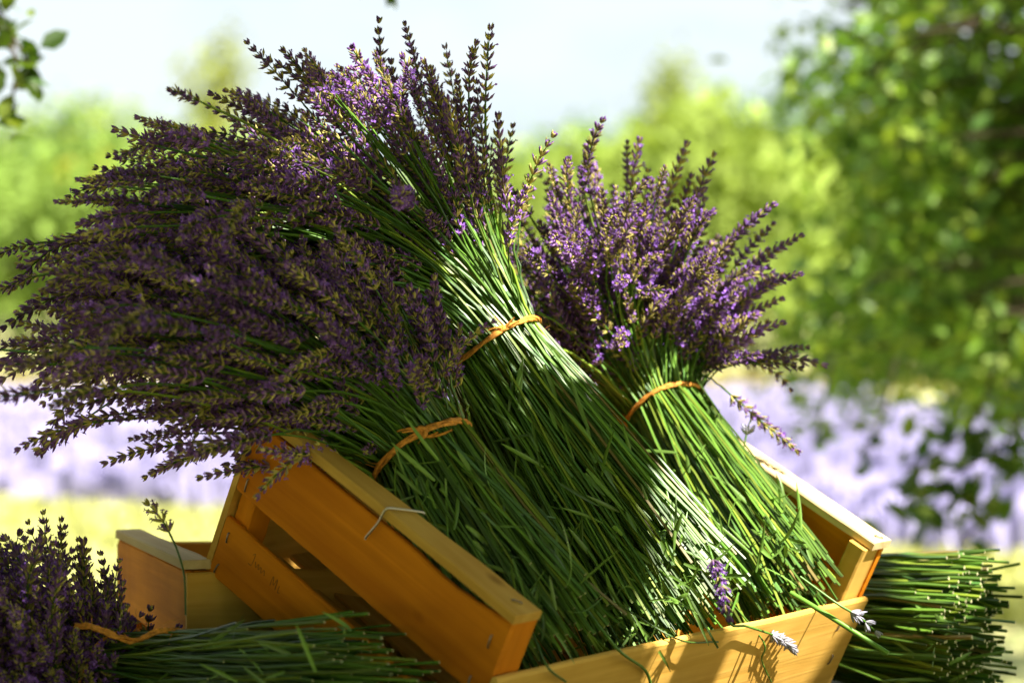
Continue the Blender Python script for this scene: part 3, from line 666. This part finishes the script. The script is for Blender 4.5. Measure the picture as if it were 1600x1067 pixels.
limb([(1.8, 2.9, 3.1), (1.6, 1.6, 2.7), (1.5, .8, 2.5)], .035, .010)
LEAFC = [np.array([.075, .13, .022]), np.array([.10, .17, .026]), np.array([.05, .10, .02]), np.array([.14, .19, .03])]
def leaves(mb, cen, size, bright=1.0):
    """pointed leaves folded on the midrib"""
    k = len(cen); a = rng.normal(size=(k, 3)); a[:, 2] -= .3; a /= np.linalg.norm(a, axis=1)[:, None]
    n_ = rng.normal(size=(k, 3)); n_[:, 2] += 1.2; b = np.cross(a, n_); b /= np.linalg.norm(b, axis=1)[:, None]; c = np.cross(b, a)
    s = size * rng.uniform(.65, 1.25, (k, 1))
    base = cen - a * s * .5; tip = cen + a * s * .5; m1, m2 = cen - a * s * .15, cen + a * s * .2
    v = np.stack([base, m1 + b * s * .27 + c * s * .07, m2 + b * s * .24 + c * s * .07, tip, m2 - b * s * .24 + c * s * .07, m1 - b * s * .27 + c * s * .07], 1).reshape(-1, 3)
    f = []
    for i in range(k): f += [(6 * i, 6 * i + 1, 6 * i + 2, 6 * i + 3), (6 * i, 6 * i + 3, 6 * i + 4, 6 * i + 5)]
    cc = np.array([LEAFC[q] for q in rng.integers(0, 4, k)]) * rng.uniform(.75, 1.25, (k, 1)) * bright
    mb.add(v, f, np.repeat(cc, 6, axis=0))
# the crown seen on the right
mb = MB(); tw = MB()
def left_edge(py):   # outline of the crown in the picture, used to shape its clusters
    return np.interp(py, [-200, -60, 0, 60, 110, 160, 215, 260, 330, 420, 520, 600, 660, 700], [1180, 1320, 1300, 1250, 1235, 1260, 1290, 1285, 1290, 1265, 1255, 1215, 1225, 1330])
ncl = 0
while ncl < 430:
    d = rng.uniform(5.9, 8.2); px = rng.uniform(1215, 2000); py = rng.uniform(-330, 640)
    if px < left_edge(py) + 10 + rng.exponential(38): continue
    if px > 1480 and 40 < py < 150 and rng.random() < .75: continue
    if py > 590 and rng.random() < .5: continue
    c = P(px, py, d); k = int(rng.integers(34, 90))
    pts = c + rng.normal(size=(k, 3)) * np.array([.10, .12, .09])
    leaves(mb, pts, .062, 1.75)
    q = c + np.array([.35, -.15, .05]) + rng.normal(0, .1, 3)
    tube(tw, bez(q, (q + c) / 2 + [0, 0, .05], c, 4), [.009, .007, .005, .003], (1, 1, 1), 4)
    ncl += 1
n2 = 0
while n2 < 95:      # unseen clusters added on the crown's sunny side, to shade the part in view
    c = np.array([3.5, 5.9, 3.3]) + rng.uniform(-1, 1, 3) * np.array([1.7, 1.5, 1.5])
    if c[0] < .27 * c[1] + .25: continue
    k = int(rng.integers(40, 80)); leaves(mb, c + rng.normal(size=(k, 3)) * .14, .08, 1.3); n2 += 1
# drooping sprays below the crown and the sprigs that hang into the picture
def spray(pts_px, d, n_leaf, spread, size=.06):
    path = smoothpath([P(x, y, d) for x, y in pts_px], 12); tube(tw, path, np.linspace(.006, .002, 12), (1, 1, 1), 4)
    i = rng.integers(3, 12, n_leaf); leaves(mb, path[i] + rng.normal(0, spread, (n_leaf, 3)), size)
spray([(1640, 500), (1600, 640), (1540, 730), (1500, 800)], 5.0, 46, .045, .075)
spray([(1640, 560), (1570, 690), (1490, 740), (1415, 790)], 5.0, 40, .035, .075)
spray([(1560, 560), (1520, 660), (1450, 715), (1410, 735)], 5.0, 22, .03, .07)
spray([(1400, 560), (1380, 640), (1360, 690), (1350, 712)], 5.4, 14, .03, .06)
spray([(1300, 560), (1285, 640), (1270, 690)], 5.6, 12, .03, .06)
spray([(1560, 800), (1508, 840), (1500, 870)], 5.0, 7, .02, .05)
spray([(-160, -130), (-60, -10), (5, 55), (28, 110), (8, 185)], 3.3, 44, .022, .042)
spray([(-120, -160), (-40, -60), (10, 40), (45, 100)], 3.3, 26, .02, .042)
spray([(560, -200), (590, -110), (602, -40), (606, -4)], 3.3, 18, .014, .034)
crown = mb.build('crown', [M_LEAF], tree, False)
tag(tw.build('twigs', [M_BARK], tree), kind='stuff')
# overhead bough and added unseen shade leaves: everywhere except where the sun comes through to the crates
lit = [([(990, 590), (1110, 600), (1250, 770), (1320, 930), (1215, 990), (1105, 890), (1060, 780), (1030, 700)], 2.20, 0),
       ([(705, 390), (770, 380), (870, 490), (1000, 600), (1120, 740), (1092, 750), (985, 640), (870, 550), (790, 490), (720, 430)], 2.18, -8),
       ([(800, 275), (870, 285), (905, 370), (1000, 420), (1140, 385), (1140, 480), (1060, 500), (960, 480), (900, 470), (850, 400)], 2.36, -4),
       ([(525, 110), (585, 105), (590, 200), (535, 200)], 2.22, 0),
       ([(1110, 640), (1385, 845), (1380, 885), (1250, 800), (1120, 690)], 2.38, 4),
       ([(1240, 962), (1345, 935), (1320, 1010), (1262, 1030)], 2.06, 0),
       ([(1365, 862), (1530, 862), (1520, 925), (1365, 925)], 2.42, 0)]
def in_poly(x, y, poly):
    ins = False; j = len(poly) - 1
    for i in range(len(poly)):
        xi, yi = poly[i]; xj, yj = poly[j]
        if (yi > y) != (yj > y) and x < (xj - xi) * (y - yi) / (yj - yi) + xi: ins = not ins
        j = i
    return ins
# where the sun reaches the crates: points on their surfaces, then the shafts of light that lead to them through the bough
bpy.context.view_layer.update(); dg = bpy.context.evaluated_depsgraph_get()
S = np.array(SUN); s1 = nrm(np.cross(S, [0, 1, 0])); s2 = np.cross(S, s1); shafts = []
for poly, d, grow in lit:
    xs_ = [q[0] for q in poly]; ys_ = [q[1] for q in poly]
    for x in np.arange(min(xs_), max(xs_), 13):
        for y in np.arange(min(ys_), max(ys_), 13):
            if in_poly(x, y, poly):
                dv = Vector(((x - 800) / FPX, 1, (533 - y) / FPX)).normalized()
                ok, loc, *_r = SC.ray_cast(dg, Vector((0, 0, ZC)), dv, distance=3.0)
                if ok: shafts.append((np.array(loc) @ s1, np.array(loc) @ s2))
shafts = np.array(shafts)
mb = MB()
cen0 = np.array([-.05, 2.15, ZC - .05])
def through(q, thr=.030):
    """drop the leaves that would stand in the shafts of light"""
    out = []
    for blk in np.array_split(q, 80):
        dd = np.hypot((blk @ s1)[:, None] - shafts[None, :, 0], (blk @ s2)[:, None] - shafts[None, :, 1]).min(1)
        out.append(blk[dd > thr])
    return np.concatenate(out)
def box(n_, x, y, z): return np.stack([rng.uniform(*x, n_), rng.uniform(*y, n_), rng.uniform(*z, n_)], 1)
N_ = 44000
q = cen0 + S[None] * rng.uniform(1.2, 1.85, (N_, 1)) + s1[None] * rng.uniform(-.95, .95, (N_, 1)) + s2[None] * rng.uniform(-.95, .95, (N_, 1))
leaves(mb, through(q[q[:, 2] > ZC + .60]), .044)
leaves(mb, through(box(14000, (-3.2, 3.0), (-3.4, 1.0), (2.1, 3.5)), .065), .12)  # from here on: unseen leaf masses added around the camera to cut skylight
leaves(mb, box(5500, (-3.2, -1.1), (.2, 3.6), (2.2, 3.4)), .12)
leaves(mb, through(box(5500, (1.3, 3.2), (.2, 3.6), (2.0, 3.2)), .065), .12)
leaves(mb, through(box(15000, (1.2, 6.2), (-2.2, 3.6), (3.2, 4.6)), .075), .14)  # added towards the sun, to shade the ground around the table
leaves(mb, box(7000, (-5, -3), (-2, 4), (1.2, 3.8)), .14)
leaves(mb, box(7000, (-3.4, 3.2), (-4.4, -1.6), (.9, 2.4)), .14)  # low skirt of leaves added behind the camera to block light from there
tag(mb.build('bough_and_shade_leaves', [M_LEAF], tree, False), 'leafy bough above the crates with unseen leaf masses added for shade')
